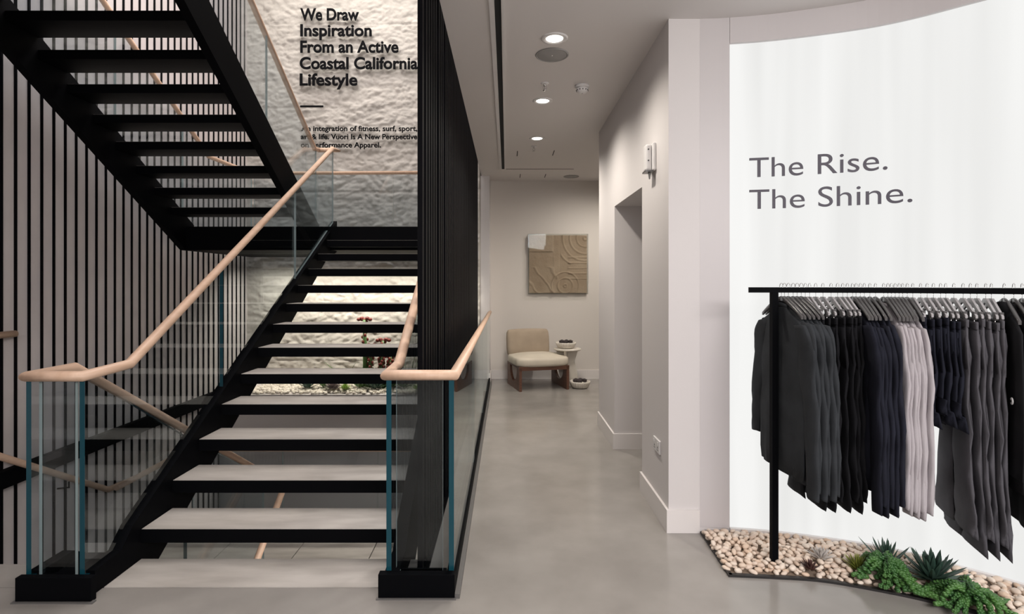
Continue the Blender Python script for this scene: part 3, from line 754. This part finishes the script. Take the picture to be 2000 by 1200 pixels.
for k in range(22):
    a = random.uniform(-.9, .9); leaf(mb, (random.uniform(-.05, .05), 0, 0), (math.sin(a)*.8, random.uniform(-.2, .2), 1), random.uniform(.35, .6), .010, .002, -.15)
tag(mb.build('grass_tuft', M['green'], None, (-1.38, 7.82, .03)), 'loose tuft of long thin green blades right of the red buds', 'grass', FG)
mb = MB()
for k, a in enumerate((-1.0, -.5, .2, .6)): leaf(mb, (0, 0, 0), (math.sin(a), 0, 1), .46, .028, .004, -.3)
tag(mb.build('strap_leaf_plant', M['green'], None, (-2.34, 7.85, .03)), 'arching strap-leaf plant left of the red flower stems', 'plant', FG)

# ------------------------------------------------------------------ PEBBLE BED
BORDER = Curve2([(1.156, 2.81), (1.38, 2.79), (1.616, 2.757), (1.88, 2.654), (2.05, 2.565), (2.153, 2.498), (2.32, 2.34), (2.42, 2.16), (2.48, 1.95)])
mb = MB(); rings = []
for i in range(41):
    p, d = BORDER.at(BORDER.len*i/40); n = Vector((-d.y, d.x, 0)); a = p-n*.0; b = p+n*.022
    rings.append([(a.x, a.y, .0005), (a.x, a.y, .012), (b.x, b.y, .012), (b.x, b.y, .0005)])
mb.loft(rings, 0, False)
mb.prism([(1.150, 2.81), (1.172, 2.812), (1.20, 3.31), (1.178, 3.30)], 'z', .0005, .012)
structure(mb.build('trim_5', M['border']), 'dark metal edging around the pebble bed')
mb = MB(); rings = []
for i in range(41):
    p, d = BORDER.at(BORDER.len*i/40); n = Vector((-d.y, d.x, 0)); a = p+n*.022
    q, d2 = WALL.at(.03+(2.62-.03)*i/40); 
    rings.append([(a.x, a.y, .004), (q.x, q.y, .004)])
mb.loft(rings, 0, False, False, closed=False); structure(mb.build('floor_bed', M['bedsoil']), 'gritty base under the pebbles')
avoid = [(1.585, 2.83, .035), (1.835, 2.83, .035), (2.12, 2.70, .05), (1.915, 2.735, .06), (2.16, 2.53, .06), (2.005, 2.86, .03), (1.44, 2.92, .026), (1.70, 2.93, .03)]
pts = []; cell = {}
def try_put(x, y, r, z, lay):
    for dx in (-1, 0, 1):
        for dy in (-1, 0, 1):
            for (a, b, rr, l) in cell.get((int(x/.05)+dx, int(y/.05)+dy), []):
                if l == lay and (a-x)**2+(b-y)**2 < ((r+rr)*.90)**2: return False
    cell.setdefault((int(x/.05), int(y/.05)), []).append((x, y, r, lay)); pts.append((x, y, z, r)); return True
rnd = random.Random(11)
for lay, tries in ((0, 9000), (1, 5000)):
    for k in range(tries):
        f = rnd.random(); tt = rnd.random()
        a, d = BORDER.at(BORDER.len*f*.93); q, d2 = WALL.at(.02+2.35*f)
        n = Vector((-d.y, d.x, 0)); a = a+n*.034
        q = q-Vector((-d2.y, d2.x, 0))*.026
        p = a.lerp(q, tt); r = rnd.uniform(.0135, .0215)
        if p.y < 1.9 or p.x > 2.75: continue
        if any((p.x-u)**2+(p.y-v)**2 < w_*w_ for u, v, w_ in avoid): continue
        if lay == 1 and (tt < .06): continue
        try_put(p.x, p.y, r, .014 if lay == 0 else .030+.006*math.sin(tt*PI), lay)
def pebble_bm(seed):
    mb = MB(); n1, n2 = 14, 9; rings = []
    rs = random.Random(seed); e1, e2 = rs.uniform(.68, .85), rs.uniform(.55, .72)
    for j in range(n2+1):
        t = PI*j/n2; ring = []
        for k in range(n1):
            a = 2*PI*k/n1; s_ = max(math.sin(t), .06)
            p = Vector((1.18*s_*math.cos(a), e1*s_*math.sin(a), -e2*math.cos(t)))
            p *= 1+.16*noise.noise(p*1.1+Vector((seed*3.1, 0, 0))); ring.append(p)
        rings.append(ring)
    return rings
PB = [pebble_bm(i) for i in range(7)]
pmesh = []
for rg in PB:
    mb = MB(); mb.loft([[tuple(p) for p in r] for r in rg], 0, True)
    o = mb.build('pebble', M['pebble']); pmesh.append(o.data); bpy.data.objects.remove(o)
def vis(p): return p[2]*2.5-math.hypot(p[0], p[1])*.25
inview = [p for p in pts if abs((p[0])/p[1]*1058+990-1680) < 340 and 552+(1.53-p[2])*1058/p[1] < 1205]
outv = [p for p in pts if p not in inview]
inview.sort(key=vis, reverse=True)
for i, (x, y, z, r) in enumerate(inview[:300]):
    o = bpy.data.objects.new('pebble', pmesh[i % 7]); C.objects.link(o); o.location = (x, y, z); o.scale = (r, r, r)
    o.rotation_euler = (rnd.uniform(-.35, .35), rnd.uniform(-.35, .35), rnd.uniform(0, 2*PI))
    tag(o, 'smooth cream pebble in the bed under the clothes rack', 'pebble', 'cream pebbles under the clothes rack')
mb = MB()
for i, (x, y, z, r) in enumerate(inview[300:]+outv):
    E_ = Matrix.Rotation(rnd.uniform(0, 2*PI), 3, 'Z') @ Matrix.Rotation(rnd.uniform(-.35, .35), 3, 'X')
    mb.loft([[tuple(E_ @ (p*r)+Vector((x, y, z))) for p in rr] for rr in PB[i % 7]], 0, True)
tag(mb.build('cream_pebbles', M['pebble']), 'remaining cream pebbles filling the bed below and between the top ones', 'pebbles', None, 'stuff')

# ------------------------------------------------------------------ CLOTHES RACK
RZ = 1.49
RAIL = Curve2([(1.31, 2.93), (1.44, 2.92), (1.62, 2.895), (1.8, 2.85), (2.05, 2.75), (2.28, 2.60), (2.42, 2.47), (2.52, 2.36)])
rk = thing('clothes_rack', 'black metal clothes rack with one visible post in the pebbles', 'clothes rack', (1.44, 2.92, 0)); rk.location = (0, 0, 0)
mb = MB(); rings = []
for i in range(46):
    p, d = RAIL.at(RAIL.len*i/45); n = Vector((-d.y, d.x, 0))*.011; a = p-n; b = p+n
    rings.append([(a.x, a.y, RZ-.015), (a.x, a.y, RZ+.014), (b.x, b.y, RZ+.014), (b.x, b.y, RZ-.015)])
mb.loft(rings, 0, False); mb.build('rail', M['steel'], rk)
mb = MB(); mb.box(1.4235, 1.4565, 2.904, 2.936, .002, RZ-.015); mb.build('post', M['steel'], rk)
mb = MB(); p, d = RAIL.at(RAIL.len-.02); mb.box(p.x-.016, p.x+.016, p.y-.016, p.y+.016, .002, RZ-.015); mb.build('post', M['steel'], rk)

def hook_mb(h=.075):
    mb = MB(); path = []
    for k in range(11):
        a = math.radians(-20+k*20); path.append((.0, .016*math.cos(a), .004+.016*math.sin(a)))
    path = path[::-1][:]  # from back over the rail to the front
    path = [(0, -.016, .002)]+[(0, -.017*math.cos(math.radians(t)), .003+.017*math.sin(math.radians(t))) for t in range(10, 181, 17)]+[(0, .016, -.018), (0, 0, -.030), (0, 0, -h)]
    mb.tube(path, .0016, 6); return mb
# hanger local frame: y = along hanger (towards shop is -y), x = along the rail, z = 0 on the rail top
def make_shirt_hanger():
    t = thing('hanger', 'x', 'hanger')
    hook_mb(.062).build('hook', M['chrome'], t)
    mb = MB(); pr = []
    for s_ in (-1, 1):
        rings = []
        for i in range(9):
            f = i/8; yy = s_*.195*f; zz = -.056-.020*f-.075*f**1.5; hh = .017-.006*f; tt = .0055
            rings.append([(-tt, yy, zz-hh), (tt, yy, zz-hh), (tt, yy, zz+hh*.4), (-tt, yy, zz+hh*.4)])
        mb.loft(rings, 0, True)
    mb.build('shoulders', M['hang'], t)
    return t
def make_clip_hanger():
    t = thing('clip_hanger', 'x', 'hanger')
    hook_mb(.058).build('hook', M['chrome'], t)
    mb = MB()
    mb.prism([(-.155, -.130), (-.02, -.052), (.02, -.052), (.155, -.130), (.155, -.142), (0, -.072), (-.155, -.142)], 'x', -.0045, .0045); mb.build('bar', M['hangclear'], t)
    for s_ in (-1, 1):
        mb = MB(); mb.box(-.008, .008, s_*.13-.011, s_*.13+.011, -.150, -.112); c = mb.build('clip', M['hang'], t, bevel=.002)
        mb = MB(); mb.tube([(-.006, s_*.13-.012, -.158), (0, s_*.13, -.146), (.006, s_*.13+.012, -.158)], .0028, 6); mb.build('spring', M['chrome'], c)
    return t
def smoothstep(a, b, x):
    t = min(max((x-a)/(b-a), 0), 1); return t*t*(3-2*t)
def body_rings(zs, halfw, thick, seed, fold=1.0, N=28):
    rings = []
    for z in zs:
        a = halfw(z); b = thick(z); ring = []
        for k in range(N):
            t = 2*PI*k/N; c_, s_ = math.cos(t), math.sin(t)
            yy = a*(abs(c_)**.75)*(1 if c_ > 0 else -1); xx = b*(abs(s_)**.8)*(1 if s_ > 0 else -1)
            depth = smoothstep(-.2, -.9, z)
            xx += fold*(.0045*math.sin(yy*38+seed*2.3+z*2)+.003*math.sin(yy*71+seed+z*5))*(.3+depth)
            yy += fold*.0016*math.sin(z*9+seed)*depth
            ring.append((xx, yy, z))
        rings.append(ring)
    return rings
def limb(mb, path, ry, rx, seed, N=14, fold=1.0, mi=0):
    """vertical-ish tube, ry = half width along hanger list, rx = half thickness"""
    rings = []; P = catmull(path, 4); M_ = len(P)
    for i, p in enumerate(P):
        f = i/(M_-1)*(len(ry)-1); j = min(int(f), len(ry)-2); a = ry[j]+(ry[j+1]-ry[j])*(f-j); ring = []
        for k in range(N):
            t = 2*PI*k/N
            r_ = 1+fold*(.10*math.sin(3*t+p.z*22+seed)+.07*math.sin(5*t-p.z*31+seed*1.7))
            ring.append((p.x+rx*math.sin(t)*r_+fold*.003*math.sin(p.z*17+seed), p.y+a*math.cos(t)*r_, p.z+.004*math.sin(2*t)))
        rings.append(ring)
    mb.loft(rings, mi, True)
def make_sweater(name, m, seed, hem=-.95, near=-.985, far=-.86, hood=False, sleeve=True, out=.07, sw=.21):
    t = thing(name, 'x', 'top')
    def hw(z):
        if z > -.115: return .055+(-.1-z)*.3
        if z > -.20: return .06+(sw-.06)*smoothstep(-.10, -.20, z)
        return sw+.015*smoothstep(-.2, -.5, z)-.012*smoothstep(hem+.06, hem, z)
    zs = [-.098, -.108, -.120, -.14, -.165, -.20, -.26, -.34, -.44, -.54, -.64, -.74, -.84, hem+.06, hem+.055, hem]
    mb = MB(); mb.loft(body_rings(zs, hw, lambda z: .012 if z > -.13 else .0145 if z > hem+.058 else .012, seed)); mb.build('body', m, t)
    if sleeve:
        for s_, end in ((-1, near), (1, far)):
            mb = MB(); L = end
            pth = [(0, s_*(sw-.035), -.185), (.001, s_*(sw+.005), -.27), (.002, s_*(sw+out*.45), -.45), (.003, s_*(sw+out*.8), -.66), (.003, s_*(sw+out), L+.07), (.003, s_*(sw+out), L)]
            limb(mb, pth, [.055, .070, .066, .058, .046, .038], .0165, seed+s_); mb.build('sleeve', m, t)
    if hood:
        mb = MB()
        limb(mb, [(0, 0, -.065), (.004, 0, -.10), (.006, 0, -.16), (.008, 0, -.24), (.008, 0, -.29)], [.05, .085, .095, .08, .03], .026, seed+3); mb.build('hood', m, t)
    else:
        mb = MB(); rings = []
        for i in range(20):
            a = 2*PI*i/20; rings.append([(.011*math.sin(a)+.006*math.cos(b)*math.sin(a), .055*math.cos(a)+.006*math.cos(b)*math.cos(a), -.098+.010*math.sin(b)+.012*abs(math.sin(a))) for b in [2*PI*q/6 for q in range(6)]])
        rings.append(rings[0]); mb.loft(rings, 0, True, False); mb.build('collar', m, t)
    return t
def make_pants(name, m, seed, L=-1.06, wtop=.165, flare=.03, rx=.013, hemw=.10):
    t = thing(name, 'x', 'trousers')
    zs = [-.150, -.158, -.172, -.186, -.190, -.24, -.32, -.40]
    mb = MB(); mb.loft(body_rings(zs, lambda z: wtop if z > -.188 else wtop+.02*smoothstep(-.19, -.40, z), lambda z: .011 if z > -.188 else rx-(rx-.004)*smoothstep(-.26, -.40, z), seed, 1.1)); mb.build('hips', m, t)
    for s_ in (-1, 1):
        mb = MB(); c = wtop*.5
        limb(mb, [(0, s_*c*.96, -.20), (.001, s_*c, -.45), (.002, s_*(c+flare*.5), (L-.4)*.5-.1), (.003, s_*(c+flare), L+.08), (.003, s_*(c+flare), L-.01*s_)], [.086, .100, .10, hemw, hemw*1.02], rx, seed*1.3+s_, 16, 1.25); mb.build('trouser_leg', m, t)
    mb = MB(); mb.loft(body_rings([-.148, -.156, -.176, -.184], lambda z: wtop+.002, lambda z: .0135, seed+9, .9)); mb.build('waistband', m, t)
    return t
h_shirt, h_clip = make_shirt_hanger(), make_clip_hanger()
used = set()
ORD = ['first', 'second', 'third', 'fourth', 'fifth', 'sixth', 'seventh', 'eighth']
def place(proto, s, ang, label, group, dz=0, sc=None):
    p, d = RAIL.at(s); base = math.atan2(d.y, d.x)
    loc = (p.x, p.y, RZ+.016+dz)
    if proto.name in used:
        return dup(proto, loc, ang, label, group, sc)
    used.add(proto.name); proto.location = loc; proto.rotation_euler = (0, 0, ang); proto['label'] = label; proto['group'] = group
    if sc: proto.scale = sc
    return proto
def run(ss, protos, hanger, what, a0, a1, group):
    n = len(ss)
    for i, s in enumerate(ss):
        f = i/max(1, n-1); ang = a0+(a1-a0)*f+random.uniform(-.02, .02)
        o = place(protos[i % len(protos)], s, ang, f'{ORD[i]} {what} from the left on the rack', group, random.uniform(-.012, .006))
        place(hanger, s, ang, f'{"dark" if hanger is h_shirt else "pale clip"} hanger holding the {ORD[i]} {what}', 'shirt hangers' if hanger is h_shirt else 'clip hangers')
# ang is rotation about z: 0 points the shop end to -y; positive turns the shop end to +x
swA = [make_sweater('sweatshirt', M['charcoal'], 1, -.97, -1.03, -.84), make_sweater('sweatshirt', M['charcoal'], 5, -1.0, -1.0, -.83, out=.06)]
run([0.168, 0.184, 0.204, 0.228, 0.248, 0.269], swA, h_shirt, 'charcoal sweatshirt', 0.02, 0.02, 'charcoal sweatshirts')
paB = [make_pants('trousers', M['blackcl'], 2, -1.12), make_pants('trousers', M['blackcl'], 6, -1.07)]
run([0.289, 0.31, 0.34, 0.375, 0.414, 0.445, 0.469, 0.49], paB, h_clip, 'pair of black trousers', -0.1, -0.2, 'black trousers')
swC = [make_sweater('sweatshirt', M['navy'], 3, -.99, -1.07, -.88, out=.06), make_sweater('sweatshirt', M['navy'], 8, -.97, -1.02, -.86)]
run([0.514, 0.53, 0.549, 0.567, 0.592, 0.617], swC, h_shirt, 'navy sweatshirt', -0.2, -0.25, 'navy sweatshirts')
swD = [make_sweater('long_sleeve_top', M['pale'], 4, -1.0, -1.04, -.86, out=.045, sw=.195), make_sweater('long_sleeve_top', M['pale'], 10, -1.02, -1.07, -.84, out=.04, sw=.195)]
run([0.653, 0.671, 0.686, 0.702, 0.719, 0.734, 0.753], swD, h_shirt, 'pale grey long-sleeve top', -0.27, -0.33, 'pale grey tops')
shE = [make_pants('shorts', M['navy'], 7, -.60, .17, .03, .015, .115), make_pants('shorts', M['navy'], 12, -.66, .17, .03, .015, .12)]
run([0.776, 0.808, 0.834, 0.859, 0.887, 0.907], shE, h_clip, 'pair of dark shorts', -0.33, -0.36, 'dark shorts')
paF = [make_pants('trousers', M['grey'], 11, -1.14, .165, .05, .015, .12), make_pants('trousers', M['grey'], 15, -1.20, .165, .04, .015, .125)]
run([0.938, 0.973, 1.0, 1.024, 1.056, 1.076], paF, h_clip, 'pair of mid grey trousers', -0.38, -0.46, 'mid grey trousers')
hoG = [make_sweater('hooded_vest', M['hoodie'], 21, -.90, 0, 0, hood=True, sleeve=False, sw=.22), make_sweater('hooded_vest', M['hoodie'], 25, -1.05, 0, 0, hood=True, sleeve=False, sw=.22)]
for t_ in hoG: 
    mb = MB(); mb.lathe([(.016, 0), (.016, .003), (.012, .004), (.001, .004)], n=20); o = mb.build('badge', M['badge'], t_, (-.020, -.175, -.50)); o.rotation_euler = (0, -PI/2, 0); o['label'] = 'round white badge with a small dark mark'
    mb = MB(); mb.tube([(.006, -.005, 0), (-.004, -.002, 0), (-.006, .002, 0), (-.002, .005, 0), (.006, .005, 0)], .0014, 6); q = mb.build('badge_mark', M['text'], o, (0, 0, .0045))
run([1.121, 1.154, 1.182, 1.209], hoG, h_shirt, 'black hooded vest', -0.46, -0.52, 'black hooded vests')
